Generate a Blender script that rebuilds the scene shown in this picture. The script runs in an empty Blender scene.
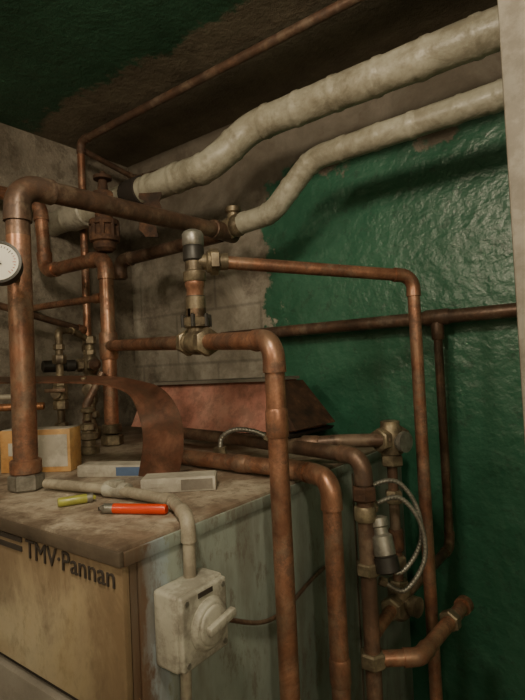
import bpy, bmesh, math, random
from mathutils import Vector, Matrix, noise
Z0=1.3
random.seed(3)
S=bpy.context.scene
# ------------------------------------------------------------------ materials
class NT:
    def __init__(s,name):
        s.m=bpy.data.materials.new(name); s.m.use_nodes=True
        s.t=s.m.node_tree; s.b=s.t.nodes['Principled BSDF']; s.L=s.t.links
        s.co=s.t.nodes.new('ShaderNodeTexCoord').outputs['Object']
    def n(s,k,**kw):
        x=s.t.nodes.new(k)
        for a,v in kw.items(): setattr(x,a,v)
        return x
    def put(s,sock,v):
        if isinstance(v,bpy.types.NodeSocket): s.L.new(v,sock)
        else:
            if isinstance(v,tuple) and len(v)==3 and sock.type=='RGBA': v=v+(1,)
            sock.default_value=v
    def noise(s,scale,det=4,rough=.6,vec=None,dist=0):
        x=s.n('ShaderNodeTexNoise'); x.inputs['Scale'].default_value=scale
        x.inputs['Detail'].default_value=det; x.inputs['Roughness'].default_value=rough
        x.inputs['Distortion'].default_value=dist
        s.L.new(vec or s.co,x.inputs['Vector']); return x.outputs['Fac']
    def scaled(s,v):
        x=s.n('ShaderNodeMapping'); x.inputs['Scale'].default_value=v; s.L.new(s.co,x.inputs['Vector']); return x.outputs['Vector']
    def math(s,op,a,b=0.0,clamp=False):
        x=s.n('ShaderNodeMath',operation=op,use_clamp=clamp); s.put(x.inputs[0],a); s.put(x.inputs[1],b); return x.outputs[0]
    def ramp(s,fac,stops):
        x=s.n('ShaderNodeValToRGB'); e=x.color_ramp.elements
        while len(e)<len(stops): e.new(.5)
        for i,(p,c) in enumerate(stops):
            e[i].position=p; e[i].color=(c if len(c)==4 else tuple(c)+(1,)) if isinstance(c,tuple) else (c,c,c,1)
        s.put(x.inputs[0],fac); return x.outputs[0]
    def mix(s,f,a,b):
        x=s.n('ShaderNodeMix',data_type='RGBA'); s.put(x.inputs[0],f); s.put(x.inputs[6],a); s.put(x.inputs[7],b); return x.outputs[2]
    def xyz(s):
        x=s.n('ShaderNodeSeparateXYZ'); s.L.new(s.co,x.inputs[0]); return x.outputs
    def step(s,v,e,w):
        x=s.n('ShaderNodeMapRange',interpolation_type='SMOOTHSTEP')
        s.put(x.inputs[0],v); x.inputs[1].default_value=e-w; x.inputs[2].default_value=e+w; return x.outputs[0]
    def bump(s,h,strength=.3,dist=.01):
        x=s.n('ShaderNodeBump'); x.inputs['Strength'].default_value=strength; x.inputs['Distance'].default_value=dist
        s.put(x.inputs['Height'],h); s.L.new(x.outputs[0],s.b.inputs['Normal'])
    def fin(s,col=None,rough=None,metal=None):
        if col is not None: s.put(s.b.inputs['Base Color'],col)
        if rough is not None: s.put(s.b.inputs['Roughness'],rough)
        if metal is not None: s.put(s.b.inputs['Metallic'],metal)
        return s.m
def speck(name,stops,scale=8,rough=.5,metal=0.,bump=.15,bd=.002,bs=60,dist=0,det=5,grime=.0):
    n=NT(name); f=n.noise(scale,det,.65,dist=dist)
    n.bump(n.noise(bs,3),bump,bd); c=n.ramp(f,stops)
    if grime: c=n.mix(n.math('MULTIPLY',n.step(n.noise(18,6,.75),.52,.10),grime),c,(.07,.05,.035))
    return n.fin(c,rough,metal)
def plain(name,c,rough=.5,metal=0.,var=.25,grime=0.):
    c2=tuple(x*(1-var) for x in c)
    return speck(name,[(.35,c2),(.65,c)],12,rough,metal,.08,grime=grime)
def coppermat(name,dk,md,br,lo=.36,hi=.66,metal=.75,rough=.42,gk=.7):
    n=NT(name)
    big=n.noise(6,6,.75,dist=.8); st=n.noise(38,5,.75,vec=n.scaled((1,1,.5)))
    f=n.math('ADD',n.math('MULTIPLY',big,.7),n.math('MULTIPLY',st,.3))
    n.bump(n.noise(90,4),.18,.0015)
    col=n.ramp(f,[(lo,dk),((lo+hi)/2,md),(hi,br)])
    gr=n.math('MULTIPLY',n.step(n.noise(14,6,.8),.54,.08),gk)
    col=n.mix(gr,col,(.08,.052,.04))
    dust=n.math('MULTIPLY',n.step(n.noise(11,5,.75,vec=n.scaled((1.3,1.1,.9))),.56,.09),.35)
    col=n.mix(dust,col,(.38,.29,.21))
    rg=n.math('ADD',n.math('MULTIPLY',gr,.3),rough-.04)
    mt=n.math('MULTIPLY',n.math('SUBTRACT',1,n.math('MULTIPLY',gr,.6)),metal)
    return n.fin(col,rg,mt)
COP=coppermat('copper_aged',(.15,.072,.05),(.33,.16,.10),(.60,.31,.20),metal=.65,rough=.42)
COPB=coppermat('copper_bright',(.2,.08,.04),(.48,.2,.095),(.72,.34,.18),.3,.6)
COPD=coppermat('copper_brown',(.07,.045,.034),(.145,.085,.06),(.31,.175,.115),.36,.68,.4,.46)
BRS=speck('brass_dull',[(.3,(.09,.07,.05)),(.5,(.23,.185,.125)),(.7,(.42,.35,.235))],22,.45,.55,grime=.5)
STL=speck('steel_grey',[(.3,(.2,.19,.17)),(.7,(.48,.46,.41))],20,.42,.7,grime=.4)
BLK=plain('black_plastic',(.03,.027,.024),.45)
RUST=speck('rusty_iron',[(.3,(.03,.02,.015)),(.55,(.09,.045,.028)),(.75,(.2,.1,.055))],25,.8,.2,.5,.004)
WPL=speck('plastic_offwhite',[(.35,(.34,.32,.27)),(.65,(.50,.48,.41))],10,.5,grime=.5)
WPLD=plain('conduit_beige',(.43,.38,.30),.5,grime=.4)
ORL=plain('lighter_red',(.75,.06,.015),.3); YEL=plain('lighter_yellow',(.42,.42,.08),.3,grime=.3)
ORB=speck('carton_orange',[(.4,(.5,.25,.085)),(.6,(.62,.38,.16))],6,.6,grime=.35)
WBX=plain('carton_white',(.55,.51,.44),.6,grime=.3); BLU=plain('carton_blue',(.1,.16,.3),.6)
DARK=plain('ink_dark',(.05,.04,.035),.6,grime=.4)
STRAP=speck('strap_brown',[(.3,(.07,.032,.022)),(.5,(.16,.07,.045)),(.7,(.31,.15,.10))],11,.36,.35,.25,dist=.6,grime=.5)
REDS=speck('sheet_red_faded',[(.3,(.28,.11,.08)),(.5,(.5,.22,.17)),(.75,(.6,.34,.27))],7,.65,.0,.2,grime=.4)
GRYS=speck('sheet_grey_dusty',[(.3,(.14,.12,.10)),(.7,(.32,.29,.25))],9,.7,.1,.2,grime=.4)
NEARBLK=plain('dark_underside',(.03,.022,.018),.8)  # plain near-black for boiler core, lagging ring and hood base
DIALW=plain('dial_white',(.72,.69,.6),.4,0,.1); REDM=plain('dial_red',(.5,.03,.02),.5)
def m_insul():
    n=NT('canvas_insulation')
    a=n.noise(5,6,.7); b=n.noise(45,4,.7); c=n.noise(9,6,.75,dist=.5)
    col=n.ramp(n.math('ADD',n.math('MULTIPLY',a,.65),n.math('MULTIPLY',b,.35)),[(.3,(.2,.175,.125)),(.44,(.335,.31,.245)),(.56,(.43,.41,.335)),(.75,(.55,.53,.455))])
    col=n.mix(n.math('MULTIPLY',n.step(c,.54,.10),.55),col,(.16,.135,.095))
    n.bump(n.math('ADD',n.noise(24,4,.6),n.math('MULTIPLY',n.noise(140,2),.2)),.55,.006)
    return n.fin(col,.38,0.)
INS=m_insul()
def m_green_nodes(n):
    a=n.noise(3,5,.7); b=n.noise(14,4,.7)
    f=n.math('ADD',n.math('MULTIPLY',a,.6),n.math('MULTIPLY',b,.4))
    c=n.ramp(f,[(.3,(.028,.11,.064)),(.5,(.045,.155,.097)),(.7,(.075,.205,.138))])
    return n.mix(n.math('MULTIPLY',n.step(n.noise(24,6,.8),.59,.06),.45),c,(.03,.058,.042))
def m_grey_nodes(n):
    a=n.noise(4,6,.75,dist=.5); st=n.noise(2.6,6,.75)
    c=n.ramp(a,[(.3,(.19,.165,.13)),(.45,(.31,.275,.225)),(.58,(.44,.40,.34)),(.72,(.56,.525,.455))])
    return n.mix(n.math('MULTIPLY',n.step(st,.58,.07),.7),c,(.13,.10,.078))
def m_backwall():
    n=NT('wall_back_paint'); X,Y,Z=n.xyz()[:3]
    nz=n.math('MULTIPLY',n.math('SUBTRACT',n.noise(6,5,.65),.5),.42)
    gx=n.step(n.math('ADD',X,nz),-1.10,.012)
    gz=n.step(n.math('ADD',n.math('MULTIPLY',Z,-1),nz),-(Z0+.69),.015)
    g=n.math('MULTIPLY',gx,gz)
    br=n.n('ShaderNodeTexBrick'); br.inputs['Scale'].default_value=1; br.inputs['Brick Width'].default_value=.46; br.inputs['Row Height'].default_value=.22
    br.inputs['Mortar Size'].default_value=.010; br.inputs['Mortar Smooth'].default_value=.9
    br.inputs['Color1'].default_value=(1,1,1,1); br.inputs['Color2'].default_value=(.85,.85,.85,1); br.inputs['Mortar'].default_value=(.35,.35,.35,1)
    mp=n.n('ShaderNodeCombineXYZ'); n.L.new(X,mp.inputs[0]); n.L.new(Z,mp.inputs[1]); n.L.new(mp.outputs[0],br.inputs['Vector'])
    mul=n.n('ShaderNodeMix',data_type='RGBA',blend_type='MULTIPLY')
    n.L.new(n.math('MULTIPLY',n.math('SUBTRACT',1,n.step(Z,Z0+.42,.1)),.5),mul.inputs[0])
    n.L.new(m_grey_nodes(n),mul.inputs[6]); n.L.new(br.outputs['Color'],mul.inputs[7])
    zn=n.math('ADD',Z,n.math('MULTIPLY',n.math('SUBTRACT',n.noise(5,6,.75),.5),.8))
    up=n.math('MULTIPLY',n.step(zn,Z0+.50,.22),.68)
    grey=n.mix(up,mul.outputs[2],(.10,.08,.06))
    col=n.mix(g,grey,m_green_nodes(n))
    h=n.math('ADD',n.math('MULTIPLY',n.noise(26,4,.55),.8),n.math('MULTIPLY',n.noise(8,3,.6),1.2))
    h=n.math('ADD',h,n.math('MULTIPLY',g,.25))
    n.bump(h,.5,.013)
    rough=n.math('SUBTRACT',.85,n.math('MULTIPLY',g,.53))
    return n.fin(col,rough)
def m_leftwall():
    n=NT('wall_left_plaster'); a=n.noise(3.5,6,.75,dist=.4)
    n.bump(n.noise(18,5,.7),.6,.014)
    c=n.ramp(a,[(.3,(.12,.10,.078)),(.5,(.24,.21,.17)),(.7,(.37,.335,.28))])
    return n.fin(n.mix(n.math('MULTIPLY',n.step(n.noise(6,6,.8),.55,.07),.6),c,(.09,.07,.05)),.85)
def m_ceiling():
    n=NT('ceiling_paint'); X,Y,Z=n.xyz()[:3]
    nz=n.math('MULTIPLY',n.math('SUBTRACT',n.noise(3.5,7,.75),.5),.42)
    g=n.step(n.math('ADD',n.math('MULTIPLY',Y,-1),nz),-1.04,.02)
    c1=n.ramp(n.noise(5,6,.7),[(.3,(.085,.07,.05)),(.5,(.14,.118,.085)),(.7,(.2,.172,.125))])
    c2=n.ramp(n.noise(4,5,.7),[(.3,(.014,.062,.034)),(.7,(.032,.108,.064))])
    n.bump(n.noise(16,6,.75),.9,.02)
    return n.fin(n.mix(g,c1,c2),n.math('SUBTRACT',.8,n.math('MULTIPLY',g,.3)))
def m_floor():
    n=NT('floor_concrete'); n.bump(n.noise(20,4),.3,.01)
    return n.fin(n.ramp(n.noise(5,5,.7),[(.3,(.16,.145,.12)),(.7,(.3,.27,.22))]),.8)
def m_whitewall(nm):
    n=NT(nm); n.bump(n.noise(20,4),.3,.01)
    return n.fin(n.ramp(n.noise(3,5,.7),[(.3,(.42,.40,.34)),(.7,(.58,.55,.48))]),.8)
def m_boilerfront():
    n=NT('boiler_enamel_front'); X,Y,Z=n.xyz()[:3]
    zz=n.math('SUBTRACT',Z,Z0)
    d=n.noise(6,6,.75,vec=n.scaled((1,1,.6)),dist=.5); fn=n.noise(30,6,.8,vec=n.scaled((1,1,.6)))
    base=n.ramp(d,[(.3,(.32,.24,.14)),(.5,(.46,.375,.25)),(.7,(.56,.49,.36))])
    k=n.math('ADD',n.math('MULTIPLY',n.math('SUBTRACT',d,.5),.42),zz)
    s1=n.step(k,-.335,.07)
    kx=n.math('ADD',X,n.math('MULTIPLY',n.math('SUBTRACT',d,.5),.6))
    s2=n.step(kx,-.69,.10)
    sc=n.math('MAXIMUM',n.math('MULTIPLY',s1,.78),n.math('MULTIPLY',s2,.8))
    col=n.mix(sc,base,(.14,.082,.045))
    col=n.mix(n.math('MULTIPLY',n.step(fn,.56,.08),.3),col,(.12,.085,.055))
    n.bump(n.noise(60,3),.1,.002)
    return n.fin(col,.34)
def m_boilerside():
    n=NT('boiler_enamel_side'); X,Y,Z=n.xyz()[:3]
    d=n.noise(4,6,.7,vec=n.scaled((1,1,.6))); e=n.noise(20,6,.8,vec=n.scaled((1,1,.45)))
    base=n.ramp(d,[(.3,(.165,.195,.17)),(.5,(.245,.285,.25)),(.72,(.33,.37,.33))])
    k=n.math('ADD',Y,n.math('MULTIPLY',n.math('SUBTRACT',e,.5),.10))
    rust=n.math('SUBTRACT',1,n.step(k,.482,.012))
    blue=n.math('MULTIPLY',n.math('SUBTRACT',1,n.step(k,.512,.006)),n.step(n.noise(9,4,.6,vec=n.scaled((1,1,.4))),.45,.08))
    spots=n.math('MULTIPLY',n.step(e,.57,.06),.6)
    drip=n.math('MULTIPLY',n.step(n.noise(6,6,.7,vec=n.scaled((1,1.4,.3))),.54,.08),.5)
    col=n.mix(n.math('MULTIPLY',blue,.8),base,(.29,.35,.40)); col=n.mix(rust,col,(.12,.07,.045)); col=n.mix(spots,col,(.13,.095,.07)); col=n.mix(drip,col,(.13,.11,.085))
    n.bump(n.noise(50,3),.1,.002)
    return n.fin(col,.4)
def m_boilertop():
    n=NT('boiler_top_dusty'); X,Y,Z=n.xyz()[:3]
    d=n.noise(9,6,.75,dist=.3)
    n.bump(n.noise(60,4),.3,.003)
    c=n.ramp(d,[(.3,(.13,.095,.07)),(.45,(.27,.215,.165)),(.58,(.39,.33,.26)),(.75,(.50,.44,.36))])
    c=n.mix(n.math('MULTIPLY',n.step(n.noise(4,6,.75),.53,.07),.7),c,(.17,.11,.075))
    c=n.mix(n.math('MULTIPLY',n.step(n.noise(35,6,.8),.56,.06),.5),c,(.10,.068,.05))
    fe=n.math('SUBTRACT',1,n.step(n.math('ADD',Y,n.math('MULTIPLY',n.math('SUBTRACT',d,.5),.16)),.455,.025))
    c=n.mix(n.math('MULTIPLY',fe,.75),c,(.085,.058,.04))
    return n.fin(c,.55)
BF=m_boilerfront(); BS=m_boilerside(); BT=m_boilertop()
EDGE=speck('boiler_edge_brown',[(.3,(.04,.03,.022)),(.55,(.10,.075,.055)),(.75,(.22,.175,.13))],9,.5,grime=.4)

# ------------------------------------------------------------------ geometry builder
class B:
    def __init__(s): s.v=[]; s.f=[]; s.mi=[]; s.mats=[]
    def m(s,mat):
        if mat not in s.mats: s.mats.append(mat)
        return s.mats.index(mat)
    def add(s,vs,fs,mat):
        o=len(s.v); s.v+= [Vector(v) for v in vs]; i=s.m(mat)
        for f in fs: s.f.append([o+k for k in f]); s.mi.append(i)
    def sweep(s,pts,rad,mat,seg=18,cap=True,rfun=None):
        pts=[Vector(p) for p in pts]; n=len(pts)
        if not hasattr(rad,'__len__'): rad=[rad]*n
        T=[]
        for i in range(n):
            a=pts[max(i-1,0)]; b=pts[min(i+1,n-1)]; t=(b-a)
            T.append(t.normalized() if t.length>1e-9 else (T[-1] if T else Vector((0,0,1))))
        up=Vector((0,0,1)) if abs(T[0].z)<.9 else Vector((1,0,0))
        N=(up-T[0]*up.dot(T[0])).normalized()
        vs=[];fs=[]
        for i in range(n):
            if i: N=(N-T[i]*N.dot(T[i])).normalized()
            Bn=T[i].cross(N)
            for k in range(seg):
                a=2*math.pi*k/seg; d=N*math.cos(a)+Bn*math.sin(a)
                r=rad[i]
                if rfun: r=r*rfun(i,a,pts[i]+d*r)
                vs.append(pts[i]+d*r)
        for i in range(n-1):
            for k in range(seg):
                a=i*seg+k; b=i*seg+(k+1)%seg
                fs.append([a,b,b+seg,a+seg])
        if cap:
            fs.append(list(range(seg))[::-1]); fs.append([(n-1)*seg+k for k in range(seg)])
        s.add(vs,fs,mat)
    def lathe(s,o,ax,prof,mat,seg=22):
        o=Vector(o); ax=Vector(ax).normalized()
        up=Vector((0,0,1)) if abs(ax.z)<.9 else Vector((1,0,0))
        N=(up-ax*up.dot(ax)).normalized(); Bn=ax.cross(N)
        vs=[];fs=[]
        for h,r in prof:
            for k in range(seg):
                a=2*math.pi*k/seg; vs.append(o+ax*h+(N*math.cos(a)+Bn*math.sin(a))*max(r,1e-5))
        for i in range(len(prof)-1):
            for k in range(seg):
                a=i*seg+k;b=i*seg+(k+1)%seg; fs.append([a,b,b+seg,a+seg])
        fs.append(list(range(seg))[::-1]); fs.append([(len(prof)-1)*seg+k for k in range(seg)])
        s.add(vs,fs,mat)
    def nut(s,o,ax,r,h,mat):
        s.lathe(o,ax,[(-h/2,r*.86),(-h*.38,r),(h*.38,r),(h/2,r*.86)],mat,6)
    def collar(s,o,ax,r,h,mat,seg=20):
        s.lathe(o,ax,[(-h/2,r*.9),(-h*.4,r),(h*.4,r),(h/2,r*.9)],mat,seg)
    def box(s,c,size,mat,rot=None,bev=.002,segs=2,taper=None):
        bm=bmesh.new(); bmesh.ops.create_cube(bm,size=1)
        for v in bm.verts: v.co=Vector((v.co.x*size[0],v.co.y*size[1],v.co.z*size[2]))
        if bev>0: bmesh.ops.bevel(bm,geom=list(bm.edges),offset=bev,segments=segs,affect='EDGES',profile=.5)
        M=Matrix.Translation(Vector(c))
        if rot is not None: M=M@(rot.to_4x4() if isinstance(rot,Matrix) else Matrix.Rotation(rot,4,'Z'))
        bm.verts.index_update()
        s.add([M@v.co for v in bm.verts],[[v.index for v in f.verts] for f in bm.faces],mat); bm.free()
    def prism(s,lo,hi,mat):
        vs=[Vector(p) for p in lo+hi]; n=len(lo)
        fs=[list(range(n))[::-1],[n+k for k in range(n)]]+[[k,(k+1)%n,n+(k+1)%n,n+k] for k in range(n)]
        s.add(vs,fs,mat)
    def done(s,name,ang=38,parent=None):
        me=bpy.data.meshes.new(name)
        me.from_pydata([tuple(v+Vector((0,0,Z0))) for v in s.v],[],s.f)
        for m in s.mats: me.materials.append(m)
        for p,i in zip(me.polygons,s.mi): p.material_index=i; p.use_smooth=True
        me.validate(); bm=bmesh.new(); bm.from_mesh(me); bmesh.ops.recalc_face_normals(bm,faces=bm.faces); bm.to_mesh(me); bm.free()
        me.set_sharp_from_angle(angle=math.radians(ang))
        ob=bpy.data.objects.new(name,me); S.collection.objects.link(ob)
        if parent: ob.parent=parent
        return ob
def fillet(pts,R,n=8):
    pts=[Vector(p) for p in pts]; out=[pts[0]]; arcs=[]
    for i in range(1,len(pts)-1):
        p=pts[i]; a=(pts[i-1]-p).normalized(); b=(pts[i+1]-p).normalized()
        th=a.angle(b)
        if th>math.radians(176): out.append(p); continue
        t=min(R/math.tan(th/2),(pts[i-1]-p).length*.48,(pts[i+1]-p).length*.48); r=t*math.tan(th/2)
        c=p+(a+b).normalized()*(r/math.sin(th/2))
        s0=p+a*t-c; s1=p+b*t-c; arc=[]
        for k in range(n+1):
            w=k/n; ang=s0.angle(s1); 
            arc.append(c+(s0*math.sin((1-w)*ang)+s1*math.sin(w*ang))/math.sin(ang))
        out+=arc; arcs.append((arc,a,b,t))
    out.append(pts[-1]); return out,arcs
def pipe(b,pts,r,R=None,mat=None,fit=True,fmat=None,ext=None,k=1.13):
    mat=mat or COP; R=R or r*2.2; ext=ext or r*1.3
    path,arcs=fillet(pts,R)
    b.sweep(path,r,mat)
    if fit:
        for arc,a,c,t in arcs:
            P=[arc[0]+a*ext,arc[0]+a*(ext-.003)]+arc+[arc[-1]+c*(ext-.003),arc[-1]+c*ext]
            rr=[r*(k+.05)]*2+[r*k]*len(arc)+[r*(k+.05)]*2
            b.sweep(P,rr,fmat or mat)
def crom(P,n=10):
    P=[Vector(p) for p in P]; P=[P[0]*2-P[1]]+P+[P[-1]*2-P[-2]]; out=[]
    for i in range(1,len(P)-2):
        for k in range(n):
            t=k/n; a,b,c,d=P[i-1:i+3]
            out.append(.5*((2*b)+(c-a)*t+(2*a-5*b+4*c-d)*t*t+(3*b-a-3*c+d)*t**3))
    out.append(P[-2]); return out
def resample(path,step):
    out=[path[0].copy()]; acc=0
    for a,b in zip(path[:-1],path[1:]):
        L=(b-a).length; d=step-acc
        while d<=L: out.append(a+(b-a)*(d/L)); d+=step
        acc=(acc+L)%step if L>0 else acc
    return out
def slab(name,lo,hi,mat):
    b=B(); c=[(lo[i]+hi[i])/2 for i in range(3)]; sz=[hi[i]-lo[i] for i in range(3)]
    b.box(c,sz,mat,bev=0); return b.done(name)

# ------------------------------------------------------------------ room
XL,XR,YB,YF,ZC,ZF=-1.9,1.7,1.55,-1.5,.97,-Z0
slab('floor',(XL-.1,YF-.1,ZF-.1),(XR+.1,YB+.1,ZF),m_floor())
slab('ceiling',(XL-.1,YF-.1,ZC),(XR+.1,YB+.1,ZC+.1),m_ceiling())
slab('wall_back',(XL-.1,YB,ZF),(XR+.1,YB+.1,ZC),m_backwall())
slab('wall_left',(XL-.1,YF,ZF),(XL,YB,ZC),m_leftwall())
slab('wall_right',(XR,YF,ZF),(XR+.1,YB,ZC),m_whitewall('wall_right_paint'))
slab('wall_front',(XL-.1,YF-.1,ZF),(XR+.1,YF,ZC),m_whitewall('wall_front_paint'))
b=B(); b.box((-.055,.95,(ZC+ZF)/2),(.2,.1,ZC-ZF),plain('trim_white',(.33,.30,.255),.6,grime=.35),bev=.006)
b.done('trim_1')

# ------------------------------------------------------------------ boiler
XS,Y0,Y1,XB,ZT=-.578,.437,1.436,-1.82,-.24
b=B()
b.box(((XS+XB)/2-.004,(Y0+Y1)/2,ZT-.012),(XS-XB+.002,Y1-Y0+.01,.024),BT,bev=.004)
b.box(((XS+XB)/2,Y0-.004,ZT-.0145),(XS-XB+.006,.008,.021),EDGE,bev=.002)
b.box((XS+.001,(Y0+Y1)/2,ZT-.016),(.006,Y1-Y0,.02),BS,bev=.0015)
zb=ZF+.001
b.box(((XS+XB)/2,(Y0+Y1)/2,(ZT-.024+zb)/2),(XS-XB-.012,Y1-Y0-.012,ZT-.024-zb),NEARBLK,bev=0)
b.box(((XS+XB)/2,Y0+.006,(-.262-.485)/2),(XS-XB,.016,.221),BF,bev=.004)
b.box(((XS+XB)/2,Y0+.002,(-.495+zb)/2),(XS-XB,.022,-.495-zb),GRYS,bev=.005)
b.box((XS-.005,(.462+Y1)/2,(-.262+zb)/2),(.012,Y1-.462,-.262-zb),BS,bev=.003)
b.box((XS-.006,.452,(-.262+zb)/2),(.012,.018,-.262-zb),BS,bev=.003)
for yy in (.80,1.12):
    b.box((XS+.0015,yy,-.75),(.002,.006,.95),EDGE,bev=0)
for zz in (-.272,-.287): b.box((-.905,Y0-.003,zz),(.13,.003,.008),DARK,bev=0)
boiler=b.done('boiler')
cu=bpy.data.curves.new('lettering','FONT'); cu.body='TMV·Pannan'; cu.size=.047; cu.extrude=.0008
to=bpy.data.objects.new('tmp',cu); S.collection.objects.link(to); bpy.context.view_layer.update()
me=bpy.data.meshes.new_from_object(to.evaluated_get(bpy.context.evaluated_depsgraph_get())); bpy.data.objects.remove(to)
w=max(v.co.x for v in me.vertices); k=.235/w
for v in me.vertices: v.co=Vector((v.co.x*k-.828,Y0-.0035-v.co.z,v.co.y*.9-.297+Z0))
me.materials.clear(); me.materials.append(DARK)
tx=bpy.data.objects.new('lettering',me); S.collection.objects.link(tx); tx.parent=boiler

# ------------------------------------------------------------------ insulated pipes
def insulated(pts,R,r,seam):
    b=B(); path,_=fillet(pts,R,14); path=resample(path,.006)
    def rf(i,a,p):
        w=noise.noise(p*12)*.05+noise.noise(p*40)*.018
        ph=(i*.006+a*.004+.02*noise.noise(p*9))%seam/seam
        return 1+w+(.06 if ph<.16 else 0)
    b.sweep(path,r,INS,seg=36,rfun=rf)
    return b
b=insulated([(-1.895,1.15,.615),(-1.02,1.15,.618),(-.90,1.21,.72),(1.0,1.22,.72)],.11,.0455,.12)
b.lathe((-1.70,1.15,.616),(1,0,0),[(-.06,.05),(-.055,.056),(.05,.056),(.055,.05)],WPL)
b.lathe((-1.36,1.15,.617),(1,0,0),[(-.05,.03),(-.049,.05),(.03,.052),(.04,.03)],NEARBLK)
b.done('insulated_pipe')
b=insulated([(-.985,1.25,.452),(-.87,1.25,.458),(-.72,1.25,.583),(1.0,1.25,.60)],.12,.0325,.10)
b.done('insulated_pipe')
b=B()
C=crom([(-1.24,1.10,.575),(-1.235,1.10,.53),(-1.25,1.09,.48),(-1.24,1.095,.43)],6); vs=[];fs=[]; n=len(C)
for i,p in enumerate(C):
    hw=.034*(1-.35*i/n)+.012*noise.noise(p*70)
    W=Vector((.8,.55,.12*math.sin(i))).normalized()
    for sx,sn in ((-1,-1),(0,-1.5),(1,-1),(1,1),(0,.5),(-1,1)): vs.append(p+W*hw*sx+Vector((.5,-.8,0))*.002*sn+Vector((0,.008,0))*noise.noise(p*40+W*sx))
for i in range(n-1):
    for k in range(6):
        a=i*6+k;c_=i*6+(k+1)%6; fs.append([a,c_,c_+6,a+6])
fs+=[[5,4,3,2,1,0],[(n-1)*6+k for k in range(6)]]
b.add(vs,fs,RUST); b.done('torn_lagging')

# ------------------------------------------------------------------ copper pipes
b=B(); r=.0245
pipe(b,[(-1.05,.557,-.19),(-1.05,.557,.412),(-1.05,1.25,.435)],r,.05,COPD)
b.sweep([(-1.05,.557,-.19),(-1.05,.557,.30)],r*1.004,COP)
b.nut((-1.05,.557,-.222),(0,0,1),.036,.034,STL); b.collar((-1.05,.557,-.19),(0,0,1),.032,.03,COP)
b.lathe((-1.05,1.25,.435),(0,1,0),[(-.07,r),(-.068,.029),(0,.029),(.035,.029),(.045,.02)],COPD)
b.done('copper_pipe')
b=B(); pipe(b,[(-1.075,1.25,.432),(-1.60,1.25,.430),(-1.60,1.25,.36)],.0235,.04,COPD)
b.done('copper_pipe')
b=B(); 
b.nut((-1.035,1.25,.448),(1,0,0),.036,.03,BRS); b.lathe((-1.01,1.25,.45),(1,0,0),[(-.02,.024),(0,.036),(.012,.036),(.03,.026)],BRS)
b.nut((-.985,1.25,.452),(1,0,0),.034,.02,BRS); b.lathe((-1.02,1.25,.45),(0,0,1),[(0,.02),(.04,.02),(.045,.026),(.06,.026),(.065,.01)],BRS)
b.done('union_valve')
b=B(); x,y=-1.402,1.037
pipe(b,[(-1.79,.70,.655),(-1.79,1.037,.66),(-1.765,1.037,.388),(x,y,.383),(x,y,-.19)],.0235,.045,COP)
b.nut((x,y,-.222),(0,0,1),.036,.034,BRS); b.collar((x,y,-.185),(0,0,1),.031,.03,BRS)
b.collar((x,y,.087),(0,0,1),.03,.09,COP)
b.done('copper_pipe')
b=B(); pipe(b,[(1.0,1.2,.945),(-1.755,1.2,.935),(-1.755,1.2,-.2)],.0145,.03,COPD)
b.sweep([(-1.755,1.2,.88),(-1.755,1.2,-.2)],.0148,COP)
b.nut((-1.755,1.2,-.215),(0,0,1),.024,.05,BRS)
for zz,rr,hh in ((.10,.024,.03),(.02,.022,.025),(-.06,.026,.045),(-.12,.022,.02)): b.nut((-1.755,1.2,zz),(0,0,1),rr,hh,BRS)
b.done('copper_pipe')
b=B(); pipe(b,[(-1.755,1.215,.90),(-1.78,1.5,.87),(-1.5,1.53,.87)],.012,.03,COPD); b.done('copper_pipe')
b=B(); 
pipe(b,[(-1.39,1.031,.087),(-.777,.807,.057),(-.50,.705,.042),(-.50,.705,-1.25)],.0172,.035,COP)
b.collar((-.50,.705,-.10),(0,0,1),.0195,.05,COP); b.collar((-.50,.705,-.9),(0,0,1),.0195,.05,COP)
b.nut((-.50,.705,-.64),(0,0,1),.027,.03,BRS)
b.done('copper_pipe')
b=B(); pipe(b,[(-.735,.854,.234),(-.428,1.2,.198),(-.428,1.2,-1.25)],.0148,.032,COP)
b.done('copper_pipe')
# mixing valve assembly
b=B(); c=Vector((-.777,.807,0)); d=Vector((.276,-.102,-.015)).normalized(); z=Vector((0,0,1))
v=c+Vector((0,0,.057))
b.lathe(v,d,[(-.055,.021),(-.052,.026),(-.03,.026),(-.026,.023),(-.012,.028),(.012,.028),(.026,.023),(.03,.026),(.052,.026),(.055,.021)],BRS)
b.nut(v-d*.046,d,.031,.024,BRS); b.nut(v+d*.046,d,.031,.024,BRS)
b.lathe(v,z,[(0,.02),(.03,.02),(.034,.028),(.05,.028),(.054,.022),(.1,.022)],BRS)
b.nut(v+z*.045,z,.032,.02,BRS)
for a in range(6):
    q=a*math.pi/3; b.lathe(v+z*.045+Vector((math.cos(q)*.03,math.sin(q)*.03,-.012)),z,[(0,.005),(.026,.005),(.028,.003)],BLK,8)
b.lathe(c+z*.10,z,[(0,.018),(.004,.022),(.03,.022),(.036,.019),(.075,.019),(.08,.022),(.095,.022),(.1,.019)],COP)
b.lathe(c+z*.19,z,[(0,.023),(.003,.025),(.022,.025),(.025,.020),(.045,.020)],BRS)
b.lathe(c+z*.235,z,[(0,.020),(.004,.0235),(.03,.0235),(.035,.021)],BLK)
b.collar(c+z*.155,z,.0215,.008,BLK)
b.lathe(c+z*.27,z,[(0,.022),(.004,.024),(.026,.024),(.032,.020),(.036,.012)],STL)
dB=Vector((.349,.393,0)).normalized()
b.lathe(c+z*.235,dB,[(0,.018),(.026,.018),(.03,.025),(.05,.025),(.055,.019),(.075,.019)],BRS)
b.nut(c+z*.235+dB*.045,dB,.03,.022,BRS)
b.done('mixing_valve')
b=B(); pipe(b,[(-.99,.885,-.217),(-.562,.867,-.217),(-.473,.83,-.217),(-.473,.83,-1.25)],.0178,.034,COP)
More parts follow.
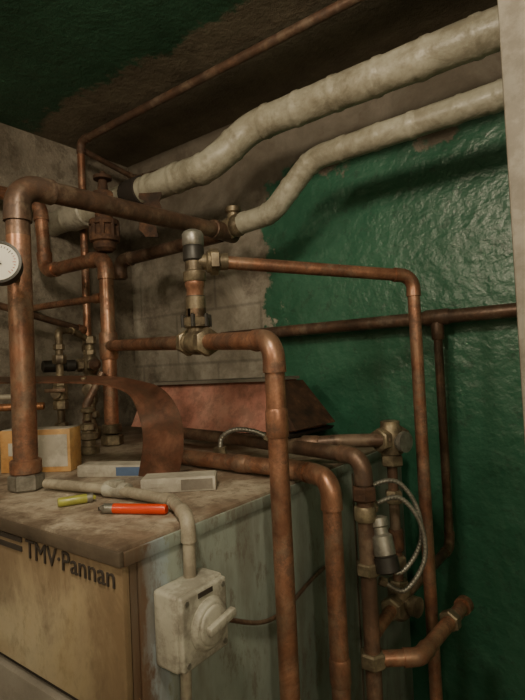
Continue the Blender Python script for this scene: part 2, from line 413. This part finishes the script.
b.collar((-.473,.83,-.57),(0,0,1),.02,.05,COP); b.collar((-.72,.874,-.217),(1,0,0),.02,.04,COP)
b.nut((-.473,.83,-.78),(0,0,1),.027,.03,BRS)
b.done('copper_pipe')
b=B(); pipe(b,[(-1.25,1.095,-.192),(-.85,1.028,-.192),(-.462,.945,-.196),(-.462,.945,-1.25)],.0165,.034,COPD)
b.nut((-.462,.945,-.27),(0,0,1),.025,.03,RUST); b.collar((-.462,.945,-.31),(0,0,1),.022,.03,BRS)
b.nut((-.462,.945,-.42),(0,0,1),.025,.025,BRS)
b.nut((-.462,.945,-.60),(0,0,1),.027,.03,BRS)
b.nut((-.462,.945,-.80),(0,0,1),.029,.04,BRS)
b.done('copper_pipe')
b=B(); pipe(b,[(-.66,.987,-.190),(-.56,1.03,-.182),(-.47,1.10,-.185)],.0155,.03,COPD,fit=False)
b.collar((-.62,1.004,-.187),(.1,.043,0),.019,.04,COPD)
b.done('copper_pipe')
b=B(); x,y=-.475,1.125
b.lathe((x,y,-.185),z,[(-.04,.018),(-.035,.026),(-.01,.03),(.012,.03),(.03,.022),(.04,.022),(.042,.014)],BRS)
b.nut((x-.01,y-.03,-.185),(.2,.6,0),.028,.024,BRS); b.nut((x+.006,y+.036,-.185),(.1,.9,0),.025,.024,BRS)
b.nut((x,y,-.235),z,.026,.028,BRS)
b.lathe((x,y,-.19),(1,-.3,0),[(0,.018),(.03,.018),(.034,.024),(.044,.024),(.046,.01)],STL)
b.sweep([(x,y,-.22),(x,y,-.54)],.012,COPD)
b.nut((x,y,-.32),z,.02,.03,BRS); b.collar((x,y,-.42),z,.017,.05,RUST)
b.nut((x,y,-.47),z,.021,.03,BRS)
b.nut((x,y,-.525),z,.024,.03,BRS)
b.lathe((x,y,-.56),z,[(-.04,.016),(-.03,.026),(.03,.026),(.035,.018)],BRS)
b.lathe((x,y,-.56),(1,-.2,0),[(0,.016),(.03,.016),(.034,.022),(.05,.022)],BRS)
b.nut((x,y-.04,-.56),(0,1,0),.026,.03,BRS); b.sweep([(x,y-.03,-.56),(-.465,.97,-.56)],.013,COP)
b.done('shutoff_valve')
b=B(); pipe(b,[(-1.3,1.49,.116),(1.0,1.49,.113)],.02,mat=COPD)
b.collar((-.466,1.49,.115),(1,0,0),.024,.075,COPD)
b.done('copper_pipe')
b=B(); pipe(b,[(-.466,1.488,.10),(-.466,1.488,-.55),(-.475,1.155,-.56)],.0125,.03,COPD)
b.collar((-.466,1.488,.075),z,.018,.05,COPD)
b.done('copper_pipe')
b=B(); pipe(b,[(-.445,.955,-.60),(-.385,1.0,-.60),(-.365,1.23,-.59)],.0155,.03,COP)
b.nut((-.372,1.16,-.593),(.1,1,0),.024,.025,BRS); b.lathe((-.365,1.23,-.59),(.09,1,0),[(0,.02),(.02,.02),(.024,.012)],COP)
b.done('copper_pipe')
b=B(); o=Vector((-.43,.955,-.38)); ax=Vector((-.25,.15,1)).normalized()
b.lathe(o-ax*.02,ax,[(0,.012),(.01,.022),(.045,.022),(.05,.016),(.062,.016),(.065,.02),(.08,.02),(.085,.01)],STL)
b.lathe(o-ax*.045,ax,[(0,.018),(.003,.024),(.03,.024),(.033,.018)],BLK)
b.sweep([o,(-.462,.945,-.36)],.008,BRS)
b.done('air_vent')
for k in (0,1):
    b=B(); o=Vector((.012*k,-.015*k,-.03*k))
    P=[Vector(p) for p in [(-.45,.96,-.30),(-.475,1.0,-.272),(-.435,1.047,-.265),(-.402,1.072,-.321),(-.398,1.072,-.397),(-.432,1.042,-.456),(-.47,1.016,-.437)]]
    if k: P=P[1:]
    pth=resample(crom([p+o for p in P],12),.002)
    b.sweep(pth,.0050,STL,seg=10,rfun=lambda i,a,p:1+.10*math.sin(i*1.6+a*2))
    b.nut(pth[0],pth[1]-pth[0],.010,.016,BRS); b.nut(pth[-1],pth[-1]-pth[-2],.010,.016,BRS)
    b.done('flexible_hose')
b=B(); P=crom([(-.835,.93,-.20),(-.832,.938,-.172),(-.80,.95,-.155),(-.75,.96,-.158),(-.715,.975,-.175)],12); pth=resample(P,.003)
b.sweep(pth,.006,STL,seg=10,rfun=lambda i,a,p:1+.12*math.sin(i*2.1))
b.nut((-.835,.93,-.205),z,.017,.02,BRS); b.lathe((-.835,.93,-.239),z,[(0,.026),(.012,.026),(.014,.018),(.03,.018)],BRS)
b.nut(pth[-1],pth[-1]-pth[-2],.012,.02,BRS)
b.done('flexible_hose')

# rusty gate valve above riser
b=B(); x,y=-1.402,1.037
b.lathe((x,y,.40),z,[(0,.024),(.01,.036),(.03,.038),(.034,.048),(.05,.048),(.052,.04),(.085,.04),(.088,.048),(.104,.048),(.107,.03),(.15,.026),(.18,.024),(.184,.032),(.2,.032),(.205,.018),(.24,.014)],RUST)
for a in range(8):
    q=a*math.pi/4; b.nut((x+math.cos(q)*.042,y+math.sin(q)*.042,.472),z,.008,.06,RUST)
b.lathe((x,y,.64),z,[(0,.012),(.003,.03),(.014,.03),(.018,.012),(.03,.008)],RUST)
b.lathe((x,y,.57),(.9,-.4,0),[(0,.012),(.04,.012),(.044,.02),(.06,.02),(.062,.01)],RUST)
b.done('gate_valve')

# left cluster
b=B(); pipe(b,[(-1.89,1.037,.262),(-1.41,1.037,.25)],.0125,mat=COP); b.collar((-1.45,1.037,.251),(1,0,0),.017,.04,COP); b.done('copper_pipe')
b=B(); pipe(b,[(-1.755,.80,.26),(-1.755,1.19,.17)],.0125,mat=COPD); b.collar((-1.755,1.17,.175),(0,1,-.2),.017,.03,COP); b.done('copper_pipe')
b=B(); x,y=-1.6,1.1
b.sweep([(x,y,.13),(x,y,-.2)],.014,BRS)
for zz,rr,hh in ((.12,.024,.03),(.075,.022,.02),(-.02,.026,.03),(-.09,.022,.04),(-.15,.026,.025),(-.215,.03,.045)): b.nut((x,y,zz),z,rr,hh,BRS)
b.lathe((x,y,.03),z,[(-.035,.02),(-.02,.03),(.02,.03),(.035,.02)],BRS)
ax=Vector((-.06,-.17,0)).normalized()
b.nut(Vector((x,y,.03))+ax*.035,ax,.024,.022,BRS)
b.lathe(Vector((x,y,.03))+ax*.05,ax,[(0,.014),(.004,.021),(.03,.0215),(.034,.018),(.05,.018),(.054,.0215),(.11,.0205),(.115,.012)],BLK)
b.lathe(Vector((x,y,-.06)),(.7,-.7,0),[(0,.014),(.03,.014),(.034,.022),(.05,.022),(.052,.012)],BRS)
ax=Vector((.77,-.35,0)).normalized()
b.sweep([(x,y,.03),Vector((x,y,.03))+ax*.09],.012,BRS); b.nut(Vector((x,y,.03))+ax*.05,ax,.023,.022,BRS); b.lathe(Vector((x,y,.03))+ax*.075,ax,[(0,.018),(.02,.02),(.03,.01)],RUST)
b.done('thermostatic_valve')
b=B(); x,y=-1.52,.93
b.sweep([(x,y,-.239),(x,y,.12)],.012,BRS)
for zz,rr,hh in ((-.22,.026,.035),(-.165,.021,.02),(-.10,.024,.03),(-.03,.021,.025),(.05,.022,.03),(.09,.018,.02)): b.nut((x,y,zz),z,rr,hh,BRS)
b.lathe((x,y,-.06),z,[(-.03,.014),(-.02,.024),(.02,.024),(.03,.014)],BRS)
b.lathe((x,y,-.06),(.6,-.8,0),[(0,.012),(.03,.012),(.032,.016),(.04,.016)],BRS)
b.box((x+.025,y-.034,-.05),(.07,.008,.012),COPD,rot=.5,bev=.002)
pipe(b,[(x,y,.11),(x,y,.145),(x-.07,y+.10,.15),(x-.08,y+.17,.12)],.011,.025,BRS)
b.done('ball_valve')
b=B(); x,y=-1.33,.90
b.lathe((x,y,-.239),z,[(0,.03),(.02,.03),(.024,.02),(.04,.02),(.044,.028),(.06,.028),(.064,.018),(.09,.018)],BRS)
b.nut((x,y,-.16),z,.026,.02,BRS); b.lathe((x,y,-.14),z,[(0,.012),(.02,.012),(.024,.02),(.034,.02),(.038,.008)],BRS)
pipe(b,[(x,y,-.19),(x-.08,y+.05,-.19),(x-.08,y+.05,-.1),(x-.06,y+.10,0.0)],.012,.03,COPD)
b.done('safety_valve')
b=B(); pipe(b,[(-1.80,.66,-.095),(-1.57,.90,-.10)],.012,mat=COPB); pipe(b,[(-1.80,.60,-.06),(-1.62,.83,-.065)],.009,mat=WPLD); b.done('copper_pipe')

# gauge
b=B(); g=Vector((-.945,.462,.2135)); ax=Vector((.75,-.62,.12)).normalized()
b.lathe(g-ax*.03,ax,[(0,.03),(.002,.037),(.028,.037),(.03,.041),(.036,.041),(.037,.036),(.034,.0355)],BLK,36)
b.lathe(g+ax*.0035,ax,[(0,.0352),(.001,.0352)],DIALW,36)
up=(z-ax*z.dot(ax)).normalized(); rt=up.cross(ax)
for k in range(25):
    a=math.radians(-135+k*270/24); dd=up*math.cos(a)+rt*math.sin(a); L=.006 if k%4==0 else .0035
    b.sweep([g+ax*.005+dd*(.031-L),g+ax*.005+dd*.031],.0006,BLK if k<18 else REDM,seg=6)
dd=up*math.cos(.9)-rt*math.sin(.9); b.sweep([g+ax*.0065-dd*.008,g+ax*.0065+dd*.026],[.0012,.0005],BLK,seg=6)
b.lathe(g+ax*.005,ax,[(0,.004),(.003,.004)],BLK,12)
b.sweep([g-ax*.028,(-1.04,.545,.205)],.01,BRS); b.nut(g-ax*.05,ax,.016,.016,BRS)
b.done('pressure_gauge')

# bent strap
b=B()
C=crom([(-1.30,.60,-.006),(-1.15,.655,-.01),(-1.0,.70,-.016),(-.93,.722,-.026),(-.875,.74,-.05),(-.845,.752,-.105),(-.845,.757,-.165),(-.862,.755,-.236)],8)
n=len(C)
vs=[];fs=[]
for i,p in enumerate(C):
    t=min(1,max(0,(i/n-.35)/.45)); t=t*t*(3-2*t)
    W=(Vector((-.28,.96,.16))*(1-t)+Vector((.62,.79,0))*t).normalized()
    T=(C[min(i+1,n-1)]-C[max(i-1,0)]).normalized(); W=(W-T*W.dot(T)).normalized(); N=T.cross(W)
    hw=.036+.008*t; th=.0018
    for sx,sn in ((-1,-1),(1,-1),(1,1),(-1,1)): vs.append(p+W*hw*sx+N*th*sn)
for i in range(n-1):
    for k in range(4):
        a=i*4+k; c_=i*4+(k+1)%4; fs.append([a,c_,c_+4,a+4])
fs+= [[0,1,2,3][::-1],[(n-1)*4+k for k in range(4)]]
b.add(vs,fs,STRAP)
b.lathe(C[14]-Vector((0,0,.004)),z,[(0,.007),(.008,.007),(.01,.004)],BRS,12)
b.done('bent_metal_strap')

# red hood at the back
b=B(); q=.04
lo=[(-1.52,1.21,-.205),(-.79-q,1.21,-.205),(-.77-q,1.42,-.205),(-1.52,1.42,-.205)]
hi=[(-1.50,1.27,-.058),(-.90-q,1.27,-.052),(-.88-q,1.42,-.052),(-1.50,1.42,-.058)]
b.prism(lo,hi,REDS)
b.prism([(-1.54,1.245,-.057),(-.885-q,1.25,-.051),(-.87-q,1.425,-.051),(-1.54,1.425,-.057)],[(-1.54,1.245,-.047),(-.885-q,1.25,-.041),(-.87-q,1.425,-.041),(-1.54,1.425,-.047)],GRYS)
b.box((-1.20,1.33,-.2225),(.58,.15,.034),NEARBLK,bev=0)  # near-black block gives the dark gap below the hood
b.prism([(-.91-q,1.195,-.21),(-.77-q,1.20,-.213),(-.76-q,1.43,-.213),(-.91-q,1.43,-.21)],[(-.91-q,1.193,-.198),(-.765-q,1.195,-.203),(-.75-q,1.43,-.203),(-.91-q,1.43,-.198)],NEARBLK)
b.prism([(-.895-q,1.262,-.055),(-.875-q,1.262,-.055),(-.855-q,1.42,-.055),(-.875-q,1.42,-.055)],[(-.825-q,1.215,-.20),(-.75-q,1.205,-.19),(-.74-q,1.42,-.19),(-.825-q,1.42,-.20)],RUST)
b.done('sheet_metal_hood')

def carton(name,near0,near1,depth,h,mats,zb=-.2395):
    a=Vector(near0+(0,)); c=Vector(near1+(0,)); d=(c-a); L=d.length; d.normalize(); pn=Vector((-d.y,d.x,0))
    ctr=(a+c)/2+pn*depth/2; ang=math.atan2(d.y,d.x); b=B()
    b.box(ctr+z*(zb+h/2),(L,depth,h),mats[0],rot=ang,bev=.0015)
    b.box(ctr-pn*(depth/2+.0004)+d*L*.25+z*(zb+h*.5),(L*.42,.001,h*.75),mats[1],rot=ang,bev=0)
    b.box(ctr+z*(zb+h+.0006),(L*.96,depth*.94,.0012),mats[2],rot=ang,bev=0)
    b.box(ctr-pn*(depth/2+.0006)-d*L*.28+z*(zb+h*.55),(L*.2,.0012,h*.3),mats[2],rot=ang,bev=0)
    return b.done(name)
carton('cardboard_box',(-1.29,.62),(-1.135,.715),.06,.105,(ORB,WBX,WBX))
carton('medicine_carton',(-1.055,.68),(-.895,.76),.05,.026,(WBX,BLU,WBX))
carton('paper_packet',(-.79,.645),(-.675,.735),.055,.027,(WBX,GRYS,WBX))

def lighter(p0,p1,mat):
    p0=Vector(p0);p1=Vector(p1);d=(p1-p0).normalized();L=(p1-p0).length;b=B()
    b.sweep([p0,p0+d*.003,p0+d*(L*.78)],[.007,.0085,.0085],mat,seg=14)
    b.lathe(p0+d*L*.78,d,[(0,.0084),(L*.15,.0084),(L*.17,.006)],STL,14)
    b.lathe(p0+d*L*.93-Vector((d.y,-d.x,0))*.003+z*.003,Vector((-d.y,d.x,0)),[(0,.004),(.006,.004)],STL,12)
    b.box(p0+d*L*.97,(.008,.01,.006),BLK if mat is ORL else mat,rot=math.atan2(d.y,d.x),bev=.001)
    return b.done('cigarette_lighter')
lighter((-.64,.575,-.231),(-.752,.525,-.231),ORL)
lighter((-.855,.51,-.231),(-.828,.568,-.231),YEL)

b=B(); pipe(b,[(-1.0,.572,-.224),(-.812,.604,-.224),(-.655,.60,-.224),(-.563,.548,-.226),(-.561,.545,-.315)],.0098,.025,WPLD,k=1.16)
dd=Vector((.16,.03,0)).normalized()
b.lathe(Vector((-.812,.604,-.224)),dd,[(-.025,.010),(-.024,.0145),(.03,.0145),(.031,.010)],WPL)
b.box((-.812,.604,-.212),(.03,.024,.012),WPL,bev=.003)
b.sweep([(-.565,.533,-.42),(-.565,.53,-.50),(-.565,.528,-.9)],.0085,WPLD)
b.done('cable_conduit')
# switch box
b=B(); cy,cz=.533,-.367
b.box((-.552,cy,cz),(.048,.1,.108),WPL,bev=.006,segs=3)
b.box((-.525,cy,cz),(.012,.094,.102),WPL,bev=.004,segs=3)
X=Vector((1,0,0))
b.lathe((-.521,cy+.005,cz-.002),X,[(0,.037),(.004,.037),(.006,.034),(.009,.033),(.011,.030)],WPL,36)
b.lathe((-.511,cy+.005,cz-.002),X,[(0,.028),(.003,.027),(.005,.024)],WPL,36)
b.box((-.502,cy+.014,cz+.001),(.012,.056,.013),WPL,rot=Matrix.Rotation(math.radians(10),3,'X'),bev=.003)
b.box((-.5185,cy+.0,cz+.044),(.001,.03,.007),DARK,bev=0)
for sy in (-1,1):
    for sz in (-1,1): b.lathe((-.5195,cy+sy*.038,cz+sz*.042),X,[(0,.004),(.002,.004)],STL,10)
b.done('rotary_switch')
b=B(); b.sweep(crom([(-.572,.60,-.40),(-.57,.72,-.46),(-.57,.80,-.47),(-.57,.9,-.45),(-.57,1.0,-.44)],8),.004,COPD,seg=8); b.done('electric_cable')

# ------------------------------------------------------------------ lights
def lamp(x,y,e,col=(1,.84,.61),rad=.08):  # first lamp follows the wall sheen; the rest are added unseen fill
    b=B(); b.lathe((x,y,ZC),(0,0,-1),[(0,.07),(.02,.07),(.03,.05),(.04,.03)],WPL)
    em=NT('key_fill_glow'); em.b.inputs['Emission Color'].default_value=col+(1,); em.b.inputs['Emission Strength'].default_value=6; em.fin((.9,.85,.7),.3)
    b.lathe((x,y,ZC-.04),(0,0,-1),[(0,.018),(.02,.02),(.04,.03),(.06,.032),(.08,.024),(.09,.008)],em.m)
    b.done('key_fill_lamp')
    l=bpy.data.lights.new('key_fill_light','POINT'); l.energy=e; l.color=col; l.shadow_soft_size=rad
    o=bpy.data.objects.new('key_fill_light',l); o.location=(x,y,ZC-.24+Z0); S.collection.objects.link(o)
lamp(-.28,.05,27)
lamp(.95,-.7,34)  # added fill lamp behind the camera, no fixture known there
lamp(-.9,-.9,20)  # another added fill lamp, lifts the boiler front
w=bpy.data.worlds.new('w'); S.world=w; w.use_nodes=True; w.node_tree.nodes['Background'].inputs[0].default_value=(.3,.28,.22,1); w.node_tree.nodes['Background'].inputs[1].default_value=.1

# ------------------------------------------------------------------ camera
yaw=math.radians(36.6); p=math.radians(1.7); a=math.radians(2.7)
f=Vector((-math.sin(yaw)*math.cos(p), math.cos(yaw)*math.cos(p), math.sin(p)))
r0=Vector((math.cos(yaw),math.sin(yaw),0)); u0=r0.cross(f)
rr=r0*math.cos(a)-u0*math.sin(a); u=u0*math.cos(a)+r0*math.sin(a)
cam=bpy.data.cameras.new('camera'); co=bpy.data.objects.new('camera',cam); S.collection.objects.link(co)
cam.sensor_fit='VERTICAL'; cam.sensor_height=24; cam.lens=505/700*24; cam.clip_start=.02
M=Matrix((rr,u,-f)).transposed().to_4x4(); M.translation=Vector((0,0,Z0)); co.matrix_world=M
S.camera=co
